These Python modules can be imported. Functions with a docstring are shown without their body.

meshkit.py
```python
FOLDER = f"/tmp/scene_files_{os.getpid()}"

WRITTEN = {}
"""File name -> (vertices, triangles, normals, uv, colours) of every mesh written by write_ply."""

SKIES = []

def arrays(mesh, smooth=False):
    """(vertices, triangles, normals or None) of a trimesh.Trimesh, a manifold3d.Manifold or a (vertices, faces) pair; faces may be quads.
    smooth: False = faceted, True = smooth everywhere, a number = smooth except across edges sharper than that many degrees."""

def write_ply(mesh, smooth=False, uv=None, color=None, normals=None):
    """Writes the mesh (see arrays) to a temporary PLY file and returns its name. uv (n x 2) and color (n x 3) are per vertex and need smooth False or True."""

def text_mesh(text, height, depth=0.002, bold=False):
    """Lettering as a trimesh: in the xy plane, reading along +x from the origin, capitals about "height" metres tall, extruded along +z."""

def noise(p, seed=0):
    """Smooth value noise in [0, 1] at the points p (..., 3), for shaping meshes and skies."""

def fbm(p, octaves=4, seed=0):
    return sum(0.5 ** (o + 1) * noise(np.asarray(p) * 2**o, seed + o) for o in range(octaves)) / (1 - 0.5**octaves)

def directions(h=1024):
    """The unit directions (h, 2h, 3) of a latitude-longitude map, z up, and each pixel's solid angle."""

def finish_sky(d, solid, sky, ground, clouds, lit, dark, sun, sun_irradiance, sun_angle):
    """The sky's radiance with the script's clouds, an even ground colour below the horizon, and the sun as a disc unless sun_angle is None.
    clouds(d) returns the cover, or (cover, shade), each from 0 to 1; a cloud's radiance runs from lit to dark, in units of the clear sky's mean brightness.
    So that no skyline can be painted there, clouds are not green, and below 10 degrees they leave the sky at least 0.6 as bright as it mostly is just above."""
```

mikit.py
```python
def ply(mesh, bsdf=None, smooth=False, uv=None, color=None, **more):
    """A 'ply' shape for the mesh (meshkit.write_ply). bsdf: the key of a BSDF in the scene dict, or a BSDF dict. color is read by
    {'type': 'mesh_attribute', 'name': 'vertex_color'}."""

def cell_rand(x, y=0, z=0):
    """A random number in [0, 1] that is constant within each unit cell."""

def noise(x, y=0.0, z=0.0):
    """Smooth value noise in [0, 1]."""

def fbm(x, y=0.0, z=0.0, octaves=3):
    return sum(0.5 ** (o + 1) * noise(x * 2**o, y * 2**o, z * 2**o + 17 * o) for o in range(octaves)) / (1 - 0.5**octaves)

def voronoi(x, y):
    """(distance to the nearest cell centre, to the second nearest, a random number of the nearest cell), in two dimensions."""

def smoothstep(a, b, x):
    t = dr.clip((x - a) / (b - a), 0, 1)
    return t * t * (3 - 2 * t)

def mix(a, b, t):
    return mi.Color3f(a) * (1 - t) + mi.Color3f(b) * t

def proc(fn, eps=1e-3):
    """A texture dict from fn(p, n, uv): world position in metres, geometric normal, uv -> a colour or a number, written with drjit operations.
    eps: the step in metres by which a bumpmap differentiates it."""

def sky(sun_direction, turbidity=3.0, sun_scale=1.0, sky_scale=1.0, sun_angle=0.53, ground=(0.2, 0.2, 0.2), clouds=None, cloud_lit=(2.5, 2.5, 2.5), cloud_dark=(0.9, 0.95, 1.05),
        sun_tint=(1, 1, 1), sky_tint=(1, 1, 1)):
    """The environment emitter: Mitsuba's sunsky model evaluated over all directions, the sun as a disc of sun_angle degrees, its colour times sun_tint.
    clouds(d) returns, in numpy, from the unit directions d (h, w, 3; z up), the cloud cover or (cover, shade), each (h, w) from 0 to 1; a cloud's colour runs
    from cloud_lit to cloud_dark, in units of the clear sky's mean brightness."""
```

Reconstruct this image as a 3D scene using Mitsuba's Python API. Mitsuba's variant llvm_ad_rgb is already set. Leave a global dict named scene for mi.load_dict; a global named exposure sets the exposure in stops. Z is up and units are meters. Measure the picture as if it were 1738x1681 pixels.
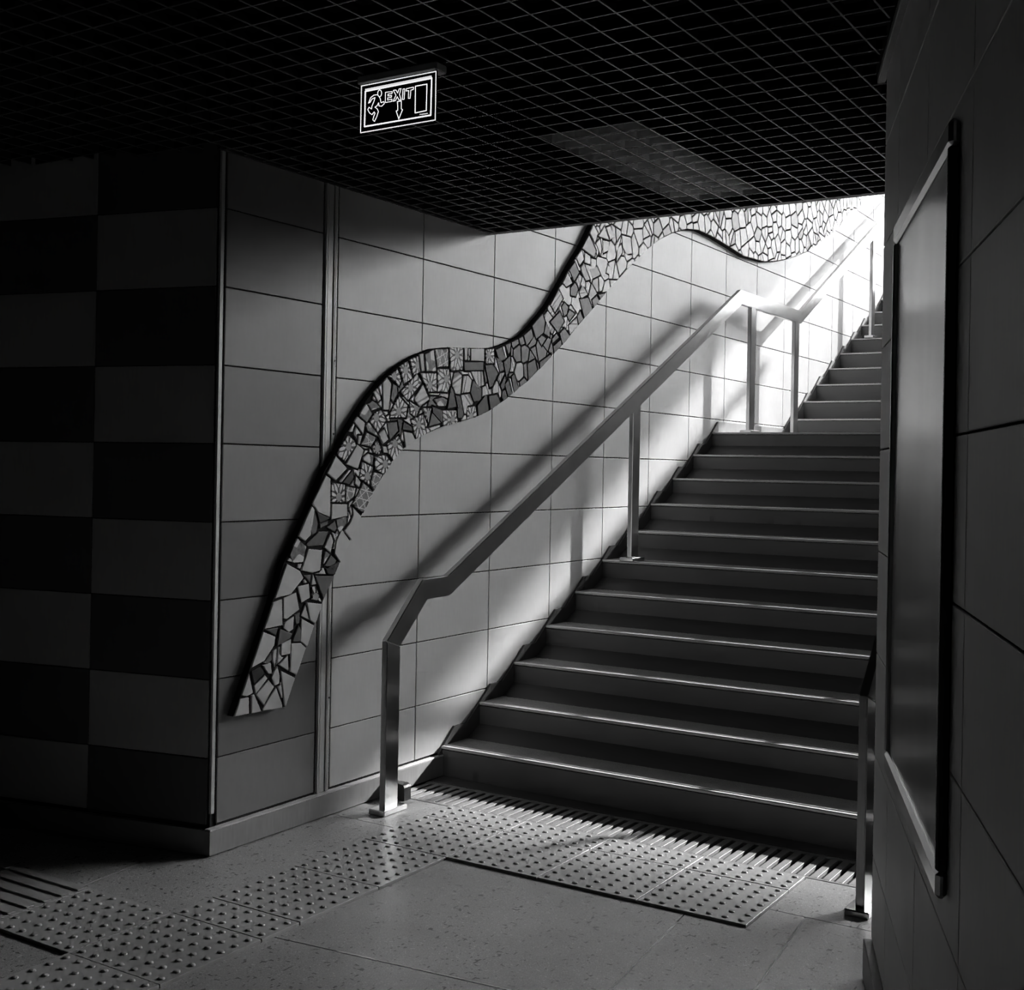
import math, random
import numpy as np, trimesh, shapely, mitsuba as mi, drjit as dr
import manifold3d as m3
from shapely import geometry as sg, affinity
from shapely.ops import unary_union
import mikit, meshkit
from mikit import noise, fbm, voronoi, cell_rand, smoothstep, mix, proc

rng = random.Random(7)
nrng = np.random.default_rng(7)
T = mi.ScalarTransform4f
scene, labels = {'type': 'scene'}, {}

# ------------------------------------------------------------------ camera
W_PX, H_PX, F_PX, CX, CY = 1738, 1681, 2062.2, 899.0, 797.3
EYE = np.array([3.447, -3.295, 1.488])
YAW, PITCH, ROLL = math.radians(31.921), math.radians(-0.05), math.radians(-1.027)
_f = np.array([-math.sin(YAW) * math.cos(PITCH), math.cos(YAW) * math.cos(PITCH), math.sin(PITCH)])
_r = np.array([math.cos(YAW), math.sin(YAW), 0.0])
_d = np.cross(_f, _r)
_down = -math.sin(ROLL) * _r + math.cos(ROLL) * _d
scene['camera'] = {'type': 'perspective', 'fov': 2 * math.degrees(math.atan(W_PX / 2 / F_PX)), 'fov_axis': 'x',
                   'near_clip': 0.05, 'far_clip': 200.0,
                   'principal_point_offset_x': (W_PX / 2 - CX) / W_PX, 'principal_point_offset_y': (H_PX / 2 - CY) / H_PX,
                   'to_world': T().look_at(origin=EYE.tolist(), target=(EYE + _f).tolist(), up=(-_down).tolist())}
# ------------------------------------------------------------------ light: an overcast white sky over the top of the stairs
SKY, SUN, GLOW = 4.0, 10.5, 130.0
SUN_AZ, SUN_EL, SUN_SIZE = math.radians(28.0), math.radians(27.2), 1.3
SUN_DIR = np.array([math.sin(SUN_AZ) * math.cos(SUN_EL), math.cos(SUN_AZ) * math.cos(SUN_EL), math.sin(SUN_EL)])
def thin_cloud(d):
    # an even veil of cloud, brightest in a wide soft halo round the sun
    t = np.degrees(np.arccos(np.clip(d @ SUN_DIR, -1, 1)))
    g = np.clip((24.0 - t) / 16.0, 0, 1)
    return np.ones(t.shape), 1 - g * g * (3 - 2 * g)
scene['sky'] = mikit.sky(SUN_DIR.tolist(), turbidity=4.0, sun_scale=SUN, sky_scale=SKY, sun_angle=SUN_SIZE, ground=(0.25, 0.25, 0.25),
                         clouds=thin_cloud, cloud_lit=(GLOW, GLOW, GLOW), cloud_dark=(1.0, 1.0, 1.0), sun_tint=(0.778, 1.0, 1.535))
exposure = -0.17

# ------------------------------------------------------------------ materials
def diffuse(v, rough=None, spec=0.3):
    if rough is None:
        return {'type': 'twosided', 'bsdf': {'type': 'diffuse', 'reflectance': {'type': 'rgb', 'value': [v] * 3} if not isinstance(v, dict) else v}}
    return {'type': 'twosided', 'bsdf': {'type': 'principled', 'base_color': {'type': 'rgb', 'value': [v] * 3} if not isinstance(v, dict) else v,
                                         'roughness': rough, 'specular': spec}}

def metal(v, rough):
    return {'type': 'twosided', 'bsdf': {'type': 'principled', 'base_color': {'type': 'rgb', 'value': [v] * 3} if not isinstance(v, dict) else v,
                                         'metallic': 1.0, 'roughness': rough}}

def grey(fn):
    def g(p, n, uv):
        v = dr.clip(fn(p, n, uv), 0.005, 0.95)
        return mi.Color3f(v, v, v)
    return proc(g)

def tile_fn(base, amp):
    def f(p, n, uv):
        return base * (1.0 + amp * (fbm(p.x * 3 + 5, p.y * 3, p.z * 3, 3) - 0.5) + 0.25 * amp * (noise(p.x * 120, p.y * 120, p.z * 18) - 0.5))
    return f

def granite(base, amp, speck):
    def f(p, n, uv):
        a = fbm(p.x * 3.1, p.y * 3.1, p.z * 3.1, 4) - 0.5
        b = noise(p.x * 210, p.y * 210, p.z * 210)
        c = noise(p.x * 95 + 9, p.y * 95, p.z * 95)
        d = noise(p.x * 420, p.y * 420, p.z * 420) - 0.5
        s = smoothstep(0.80, 0.93, b)
        e = smoothstep(0.82, 0.92, c)
        return base * (1 + amp * a + 0.45 * d) * (1 - speck * e) + base * speck * 0.8 * s
    return f

def stair_fn(p, n, uv):
    a = fbm(p.x * 2.2, p.y * 2.2, p.z * 6.0, 4) - 0.5
    b = noise(p.x * 300, p.y * 300, p.z * 300) - 0.5
    drip = smoothstep(0.72, 0.95, noise(p.x * 23, p.y * 3.0, p.z * 2.5)) * smoothstep(0.6, 0.8, noise(p.x * 3.1, p.y, p.z * 7.0))
    return 0.125 * (1 + 0.30 * a + 0.10 * b) * (1 - 0.35 * drip)

def brushed(base):
    def f(p, n, uv):
        return base * (1 + 0.12 * (noise(p.x * 400, p.y * 14, p.z * 14) - 0.5) + 0.25 * (fbm(p.x * 8, p.y * 5, p.z * 5, 3) - 0.5))
    return f

def poster_fn(p, n, uv):
    # plain pale sheet with faint sagging creases
    s = uv.x
    z = uv.y
    crease = smoothstep(0.80, 0.92, noise(s * 14, z * 2.2, 3.0)) * smoothstep(0.45, 0.7, noise(s * 3, z * 3, 9.0))
    return 0.62 * (1 + 0.3 * (fbm(s * 5, z * 2.5, 1.0, 3) - 0.5)) * (1 - 0.7 * crease)

def star_fn(p, n, uv):
    """Glazed rosette tile: centre disc, two rings of petals, dark ground."""
    x, y = uv.x, uv.y
    r = dr.sqrt(x * x + y * y) + 1e-6
    t = dr.atan2(y, x)
    rr = r * 15.0
    pet = smoothstep(0.0, 0.35, dr.cos(8 * t) + 0.35 - dr.abs(rr - 0.50) * 2.6)
    pet2 = smoothstep(0.0, 0.3, dr.cos(8 * t + math.pi) + 0.25 - dr.abs(rr - 0.92) * 3.4)
    tip = smoothstep(0.0, 0.3, dr.cos(16 * t) + 0.3 - dr.abs(rr - 1.25) * 5.0)
    disc = 1 - smoothstep(0.24, 0.28, rr)
    v = 0.02 + 0.56 * dr.maximum(dr.maximum(pet * smoothstep(0.26, 0.32, rr), pet2), tip)
    return v * (1 - disc) + 0.26 * disc

def star2_fn(p, n, uv):
    """Lattice of lines and small dark stars on mid grey."""
    x, y = uv.x * 62, uv.y * 62
    a = dr.abs(dr.sin(x + 0.8 * y))
    b = dr.abs(dr.sin(x * 0.9 - 0.9 * y + 1))
    c = dr.abs(dr.sin(1.25 * y + 0.3))
    line = smoothstep(0.22, 0.12, dr.minimum(a, dr.minimum(b, c)))
    dark = smoothstep(0.55, 0.75, noise(x * 0.8, y * 0.8, 4.0))
    return (0.17 * (1 - 0.75 * dark)) * (1 - line) + 0.5 * line

def swirl_fn(p, n, uv):
    """Loose brush scrolls, black on pale glaze."""
    x, y = uv.x * 30, uv.y * 30
    w = dr.sin(x + 2.2 * noise(x * 0.7, y * 0.7, 2.0) * 3) + dr.sin(y * 1.3 + 3 * noise(x * 0.6 + 7, y * 0.6, 5.0))
    k = smoothstep(0.15, 0.5, w)
    return 0.07 + 0.42 * (1 - k) + 0.1 * noise(x * 3, y * 3)

def streak_fn(p, n, uv):
    x, y = uv.x * 60, uv.y * 60
    return 0.12 + 0.42 * smoothstep(0.25, 0.8, noise(x * 1.6 + y * 0.4, y * 0.16, 1.0))

def dapple(base, amp, freq):
    def f(p, n, uv):
        return base * (1 + amp * (fbm(uv.x * freq, uv.y * freq, 2.0, 3) - 0.5))
    return f

M = scene
M['m_wall_tile'] = diffuse(grey(tile_fn(0.40, 0.16)), 0.45, 0.25)
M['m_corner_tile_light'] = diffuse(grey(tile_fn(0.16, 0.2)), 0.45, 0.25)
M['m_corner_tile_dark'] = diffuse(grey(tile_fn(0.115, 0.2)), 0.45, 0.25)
M['m_left_tile_light'] = diffuse(grey(tile_fn(0.42, 0.25)), 0.5, 0.2)
M['m_left_tile_dark'] = diffuse(grey(tile_fn(0.10, 0.25)), 0.5, 0.2)
M['m_right_tile'] = diffuse(grey(tile_fn(0.66, 0.20)), 0.5, 0.25)
M['m_grout'] = diffuse(0.03)
M['m_floor'] = diffuse(grey(granite(0.28, 0.45, 0.65)), 0.4, 0.4)
M['m_floor_joint_light'] = diffuse(0.8)
M['m_floor_joint_dark'] = diffuse(0.04)
M['m_tactile'] = diffuse(grey(tile_fn(0.31, 0.22)), 0.34, 0.4)
M['m_stair'] = diffuse(grey(stair_fn), 0.4, 0.3)  # same stone as the treads, darkened in colour for the shade on risers
M['m_tread'] = diffuse(grey(granite(0.46, 0.25, 0.2)), 0.3, 0.5)
M['m_nosing'] = diffuse(0.62, 0.2, 0.8)
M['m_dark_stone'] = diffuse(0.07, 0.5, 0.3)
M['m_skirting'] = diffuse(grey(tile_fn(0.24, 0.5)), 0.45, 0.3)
M['m_steel'] = metal(grey(brushed(0.52)), 0.19)
M['m_aluminium'] = diffuse(0.48, 0.45, 0.5)
M['m_cast_iron'] = diffuse(grey(tile_fn(0.24, 0.3)), 0.45, 0.3)
M['m_grid'] = diffuse(0.015, 0.5, 0.3)
M['m_added_roof'] = diffuse(0.08)
M['m_flange'] = diffuse(0.07, 0.22, 0.7)
M['m_black'] = diffuse(0.012)
M['m_black_paint'] = diffuse(0.02, 0.4, 0.4)
M['m_plain'] = diffuse(0.5)
M['m_stair_wall_right'] = diffuse(0.12)
M['m_frame'] = metal(0.55, 0.3)
M['m_poster'] = {'type': 'twosided', 'bsdf': {'type': 'roughplastic', 'diffuse_reflectance': grey(poster_fn), 'alpha': 0.06, 'int_ior': 1.52}}
M['m_housing'] = diffuse(0.3)
M['m_reflector'] = diffuse(0.85, 0.3, 0.5)
M['m_acrylic'] = diffuse(0.015, 0.25, 0.5)
M['m_shard_white'] = diffuse(grey(dapple(0.78, 0.3, 30)), 0.5, 0.15)
M['m_shard_pale'] = diffuse(grey(dapple(0.42, 0.18, 25)), 0.5, 0.15)
M['m_shard_mid'] = diffuse(grey(dapple(0.095, 0.6, 22)), 0.5, 0.15)
M['m_shard_dark'] = diffuse(grey(dapple(0.026, 0.5, 25)), 0.5, 0.15)
M['m_shard_star'] = diffuse(grey(star_fn), 0.5, 0.15)
M['m_shard_lattice'] = diffuse(grey(star2_fn), 0.5, 0.15)
M['m_shard_swirl'] = diffuse(grey(swirl_fn), 0.5, 0.15)
M['m_shard_streak'] = diffuse(grey(streak_fn), 0.5, 0.15)
M['m_mortar'] = diffuse(0.02)

# ------------------------------------------------------------------ helpers
count = {}
def numbered(key):
    n = count.get(key, -1) + 1
    count[key] = n
    return key if n == 0 else f'{key}_{n:03d}'

def add(key, shape, label=None, category=None, group=None, kind=None):
    scene[key] = shape
    d = {k: v for k, v in (('label', label), ('category', category), ('group', group), ('kind', kind)) if v}
    if d:
        labels[key] = {**labels.get(key, {}), **d}
    return key

def thing(key, label, category, group=None):
    labels[key] = {'label': label, 'category': category, **({'group': group} if group else {})}
    return key

def cham_box(x0, x1, y0, y1, z0, z1, c=0.0):
    """Box with chamfered edges (24 corners, 44 triangles)."""
    lo, hi = np.array([x0, y0, z0]), np.array([x1, y1, z1])
    c = min(c, 0.45 * (hi - lo).min())
    if c <= 0:
        b = trimesh.creation.box(extents=hi - lo)
        b.apply_translation((lo + hi) / 2)
        return b
    pts = []
    for k in range(3):
        for s in np.ndindex(2, 2, 2):
            p = np.array([hi[i] - c if s[i] else lo[i] + c for i in range(3)])
            p[k] = hi[k] if s[k] else lo[k]
            pts.append(p)
    return trimesh.convex.convex_hull(np.array(pts))

_box = {}
def box_ply(dx, dy, dz, c, bsdf):
    """A chamfered box from the origin, shared between equal pieces."""
    k = (round(dx, 5), round(dy, 5), round(dz, 5), round(c, 5), bsdf)
    if k not in _box:
        _box[k] = mikit.ply(cham_box(0, dx, 0, dy, 0, dz, c), bsdf)
    return _box[k]

def put(shape, m):
    return {**shape, 'to_world': m}

def extrude_x(poly, x0, x1):
    """shapely polygon in (y, z), extruded along x."""
    m = trimesh.creation.extrude_polygon(poly, x1 - x0, engine='earcut')
    v = m.vertices.copy()
    out = np.c_[v[:, 2] + x0, v[:, 0], v[:, 1]]
    return trimesh.Trimesh(out, m.faces, process=False)

def extrude_y(poly, y0, y1):
    """shapely polygon in (x, z), extruded along y."""
    m = trimesh.creation.extrude_polygon(poly, y1 - y0, engine='earcut')
    v = m.vertices.copy()
    return trimesh.Trimesh(np.c_[v[:, 0], v[:, 2] + y0, v[:, 1]], m.faces[:, ::-1], process=False)

def cat(*ms):
    return trimesh.util.concatenate([m for m in ms])

# ------------------------------------------------------------------ dimensions
ROW = 0.299                                   # tile course
def zr(m): return (8.2216 - m) * ROW          # joint heights, m counts down
CEIL, EDGE = 2.672, 1.835
ADDED_ROOF_Y, ADDED_ROOF_Z = 12.0, 6.495
Y1, RS, TR, Z1 = 1.4522, 0.16199, 0.31704, 0.14488
LAND = 1.5658
N_LOW, N_UP = 11, 10
STAIR_L, STAIR_R = 0.012, 6.99  # stairwell width invented, wide enough for sun to reach the steps
def nose(k):                                  # k = 1..11 lower flight, 12.. upper flight
    y = Y1 + (k - 1) * TR if k <= N_LOW else Y1 + (N_LOW - 1) * TR + LAND + (k - N_LOW - 1) * TR
    return y, Z1 + (k - 1) * RS
TOP_Y, TOP_Z = nose(N_LOW + N_UP)
TOP_Y += TR
LA = math.radians(11.84)                      # the left wall turns away by this angle
LD = np.array([-math.cos(LA), -math.sin(LA)]) # along the left wall, away from the corner
RA = math.radians(20.9)
RO = np.array([2.433, 0.300])                 # far end of the right wall
RE = np.array([math.sin(RA), -math.cos(RA)])  # along the right wall, towards the viewer
RN = np.array([-math.cos(RA), -math.sin(RA)]) # out of the right wall into the hall

def frame(o, ex, out, z=0.0):
    """to_world whose x runs along a wall, y out of it, z up."""
    m = np.eye(4)
    m[:2, 0], m[:2, 1], m[:2, 3], m[2, 3] = ex, out, o, z
    return T(m)
R_FRAME = frame(RO, RE, RN)
L_OUT = np.array([-LD[1], LD[0]])             # normal of the left wall into the hall
L_FRAME = frame(np.array([0.0, -0.012]), LD, L_OUT)

# ------------------------------------------------------------------ structure: shells behind the tiling
add('floor', mikit.ply(cham_box(-6.5, 7.5, -9, 1.40, -0.25, -0.014), 'm_floor_joint_dark'), 'grey speckled stone floor of large slabs at the foot of the stairs', kind='structure')
add('wall_back', mikit.ply(cham_box(-0.25, 0.0, 0.02, TOP_Y + 0.3, -0.25, 5.8), 'm_grout'), 'long pale tiled wall beside the staircase, carrying the mosaic band', kind='structure')
_lw = cham_box(0, 6.6, -0.25, 0.0, -0.25, 3.2)
add('wall_left', mikit.ply(_lw, 'm_grout', to_world=L_FRAME), 'dark wall with a chequer of black and grey tiles, left of the corner', kind='structure')
add('wall_right', mikit.ply(cham_box(0.0, 9.2, -0.35, 0.0, -0.25, 3.2), 'm_grout', to_world=R_FRAME), 'grey tiled wall close on the right with a display case', kind='structure')
add('wall_stair_right', mikit.ply(cham_box(7.0, 7.3, 0.3, TOP_Y + 0.3, -0.25, TOP_Z + 0.15), 'm_stair_wall_right'), 'unseen plain wall right of the stairwell, set far out to let sunlight in', kind='structure')
add('wall_rear', mikit.ply(cham_box(-6.6, 7.6, -9.2, -8.5, -0.25, 3.2), 'm_black'), 'dark wall behind the viewer', kind='structure')
add('wall_side', mikit.ply(cham_box(-6.6, -6.0, -9.0, -0.5, -0.25, 3.2), 'm_black'), 'dark far side wall of the hall', kind='structure')
# ceiling: black void above an open grid, and the slab edge over the stairs
add('ceiling', mikit.ply(cham_box(-6.6, 7.6, -9.2, EDGE + 0.10, 3.0, 3.35), 'm_black'), 'black ceiling void above an open square grid', kind='structure')
add('ceiling__edge_beam', mikit.ply(cham_box(-0.0, 7.0, EDGE - 0.045, EDGE, CEIL, 3.05), 'm_black_paint'))
ADDED_ROOF = [(EDGE, 3.30), (ADDED_ROOF_Y, ADDED_ROOF_Z), (ADDED_ROOF_Y, ADDED_ROOF_Z + 0.2), (EDGE, 3.55)]  # unseen roof, added so its far edge cuts the sun to a band
add('added_stair_roof', mikit.ply(extrude_x(sg.Polygon(ADDED_ROOF), -0.25, 15.0), 'm_added_roof'), 'unseen sloping roof added over the stairs to cut the sunlight', kind='structure')
add('ground_street', mikit.ply(cham_box(-30, 32, TOP_Y, 60, TOP_Z - 0.4, TOP_Z), 'm_floor'), 'street level paving at the top of the stairs', kind='structure')

# ------------------------------------------------------------------ stair wall: tiles 60 x 30
TW, TY0 = 0.5993, 1.2552
JOINT = 0.0045
def wall_tiles():
    xs = [0.013] + [0.562] + [0.657] + [TY0 + TW * n for n in range(0, 16)]
    for m in range(-8, 9):
        z1, z0 = zr(m), zr(m + 1)
        if m == 8 - 1 + 1:
            continue
        z0 = max(z0, 0.112) if m == 7 else z0
        for i in range(len(xs) - 1):
            a, b = xs[i], xs[i + 1]
            if i == 1:
                continue
            if z1 > CEIL + 0.35 and b < EDGE:
                continue
            # below the flight: hidden by the steps
            yk = b
            st = max([Z1 - RS] + [nose(k)[1] for k in range(1, N_LOW + N_UP + 1) if nose(k)[0] < a - 0.35])
            if z1 < st - 0.05:
                continue
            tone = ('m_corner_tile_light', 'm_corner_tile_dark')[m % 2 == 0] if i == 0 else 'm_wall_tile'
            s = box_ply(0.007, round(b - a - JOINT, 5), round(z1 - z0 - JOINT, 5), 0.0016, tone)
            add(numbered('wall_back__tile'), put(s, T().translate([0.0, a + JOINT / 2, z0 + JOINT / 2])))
wall_tiles()
# joint cover: an aluminium profile between the corner tiles and the rest
add('trim_2', mikit.ply(cham_box(0.0, 0.004, 0.572, 0.654, 0.10, CEIL), 'm_aluminium'), 'vertical aluminium joint cover on the stair wall crossing behind the mosaic', kind='structure')
for a, b, h in ((0.574, 0.586, 0.012), (0.590, 0.622, 0.009), (0.626, 0.634, 0.013), (0.637, 0.648, 0.011)):
    add(numbered('trim_2__strip'), mikit.ply(cham_box(0.0, h, a, b, 0.105, CEIL, 0.0015), 'm_aluminium'))
for z in (0.50, 1.02, 1.62, 1.93):
    c = trimesh.creation.cylinder(radius=0.0035, height=0.004, sections=10)
    c.apply_transform(trimesh.transformations.rotation_matrix(math.pi / 2, [0, 1, 0]))
    c.apply_translation([0.013, 0.641, z])
    add(numbered('trim_2__screw'), mikit.ply(c, 'm_black_paint'))
# corner strip
add('trim_1', mikit.ply(cham_box(-0.003, 0.0085, -0.016, 0.003, 0.155, CEIL, 0.0015), 'm_aluminium'), 'thin metal strip along the outer wall corner', kind='structure')

# ------------------------------------------------------------------ left wall: chequer
def left_tiles():
    us = [0.010, 0.567] + [0.567 + 0.6 * k for k in range(1, 6)]
    for m in range(-1, 8):
        z1, z0 = zr(m), max(zr(m + 1), 0.112)
        for i in range(len(us) - 1):
            a, b = us[i], us[i + 1]
            light = (m + i) % 2 == 0
            s = box_ply(round(b - a - 0.004, 5), 0.007, round(z1 - z0 - 0.004, 5), 0.0014, 'm_left_tile_light' if light else 'm_left_tile_dark')
            add(numbered('wall_left__tile'), put(s, L_FRAME @ T().translate([a + 0.002, 0.0, z0 + 0.002])))
left_tiles()
# ------------------------------------------------------------------ right wall tiles
def right_tiles():
    us = [0.002, 0.395] + [0.395 + 0.6 * k for k in range(1, 10)]
    for m in range(-1, 8):
        z1, z0 = zr(m), max(zr(m + 1), 0.122)
        for i in range(len(us) - 1):
            a, b = us[i], us[i + 1]
            s = box_ply(round(b - a - 0.005, 5), 0.007, round(z1 - z0 - 0.005, 5), 0.0014, 'm_right_tile')
            add(numbered('wall_right__tile'), put(s, R_FRAME @ T().translate([a + 0.0025, 0.0, z0 + 0.0025])))
right_tiles()
# ------------------------------------------------------------------ skirtings
def skirting(key, mesh, label, tw=None):
    add(key, mikit.ply(mesh, 'm_skirting', **({'to_world': tw} if tw is not None else {})), label, kind='structure')
skirting('baseboard_back', cham_box(0.0, 0.026, -0.036, 1.46, 0.004, 0.096, 0.0015), 'stone skirting along the stair wall up to the first step')
add('baseboard_back__top_strip', mikit.ply(cham_box(0.0, 0.0275, -0.036, 1.46, 0.0963, 0.104, 0.002), 'm_nosing'), 'light top edge')
skirting('baseboard_left', cham_box(-0.012, 5.8, 0.0, 0.022, 0.004, 0.098, 0.0015), 'dark skirting along the chequered wall', L_FRAME)
skirting('baseboard_right', cham_box(0.0, 8.8, 0.0, 0.030, 0.004, 0.116, 0.003), 'skirting along the near right wall', R_FRAME)

# ------------------------------------------------------------------ floor slabs
tact = []
TX, TYB, S = 0.3636, 0.4611, 0.402
def tact_rects():
    jd = 0.430
    out = []
    for i in range(4):
        out.append(('full', TX + S * i, TYB, 1.0, i))
        out.append(('cut', TX + S * i, TYB + S, jd, i))
    out.append(('full', TX, TYB - S, 1.0, 9))
    out.append(('full', TX, TYB - 2 * S, 1.0, 9))
    out.append(('cut', TX, TYB - 2 * S - jd * S, jd, 9))
    yb = TYB - S * (2 + jd)                       # top of the crossing strip
    out.append(('full', TX, yb - S, 1.0, 9))
    out.append(('full', TX - S, yb - S, 1.0, 9))
    for i in range(2, 9):
        out.append(('bar', TX - S * i, yb - S, 1.0, 9))
    for i in range(2, 5):
        out.append(('full', TX, yb - S * i, 1.0, 9))
    return out
TR_RECTS = tact_rects()
tact_area = unary_union([sg.box(x, y, x + S, y + S * j) for _, x, y, j, _ in TR_RECTS])
GY0, GY1 = 1.052, 1.345                           # drain grate, front and back
def floor_slabs():
    lw = sg.Polygon([(0, 0.0), tuple(LD * 7), (-7, 9), (0, 9)])
    rw = sg.Polygon([tuple(RO), tuple(RO + RE * 9.5), (12, -8), (12, 0.6), tuple(RO - RN * 0.3)])
    room = sg.box(-6, -8.4, 6.8, GY0 - 0.004).difference(rw).difference(lw)
    room = room.difference(tact_area.buffer(0.003, join_style=2))
    ap_y = 0.665
    polys = []
    # apron in front of the stairs: straight joints
    apron = room.intersection(sg.box(-1, ap_y, 5, 2))
    for a, b in ((-0.1, TX), (TX, 7.0)):
        polys.append(apron.intersection(sg.box(a + 0.0015, ap_y + 0.002, b - 0.0015, 2)))
    rest = room.intersection(sg.box(-7, -9, 7, ap_y - 0.002))
    th = math.radians(6.4)
    us = [-9, -7.3, -6.1, -4.9, -3.7, -2.5, -1.3, -0.16, 1.7942, 2.1612, 2.53, 3.7, 4.9, 6.1, 9]
    vs = [-11, -7.2, -6.0, -4.8, -3.6, -2.4, -1.2, -0.548, 3]
    for i in range(len(us) - 1):
        for j in range(len(vs) - 1):
            r = sg.box(us[i] + 0.0025, vs[j] + 0.0025, us[i + 1] - 0.0025, vs[j + 1] - 0.0025)
            r = affinity.rotate(r, th, origin=(0, 0), use_radians=True)
            polys.append(rest.intersection(r))
    for p in polys:
        for g in getattr(p, 'geoms', [p]):
            if g.is_empty or g.area < 0.004 or g.geom_type != 'Polygon':
                continue
            m = trimesh.creation.extrude_polygon(g, 0.013, engine='earcut')
            m.apply_translation([0, 0, -0.013])
            add(numbered('floor__slab'), mikit.ply(m, 'm_floor'))
    # light mortar left in three joints
    c, s = math.cos(th), math.sin(th)
    def uv(u, v): return np.array([u * c - v * s, u * s + v * c])
    for a, b in ((uv(1.7942, 0.18), uv(1.7942, -1.6)), (uv(2.1612, 0.41), uv(2.1612, -1.6)), (uv(0.95, -0.548), uv(2.2, -0.548))):
        d = (b - a) / np.linalg.norm(b - a)
        n = np.array([-d[1], d[0]]) * 0.0034
        m = trimesh.creation.extrude_polygon(sg.Polygon([a + n, b + n, b - n, a - n]), 0.0125, engine='earcut')
        m.apply_translation([0, 0, -0.0115])
        add(numbered('floor__mortar_joint'), mikit.ply(m, 'm_floor_joint_light'))
floor_slabs()

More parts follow.
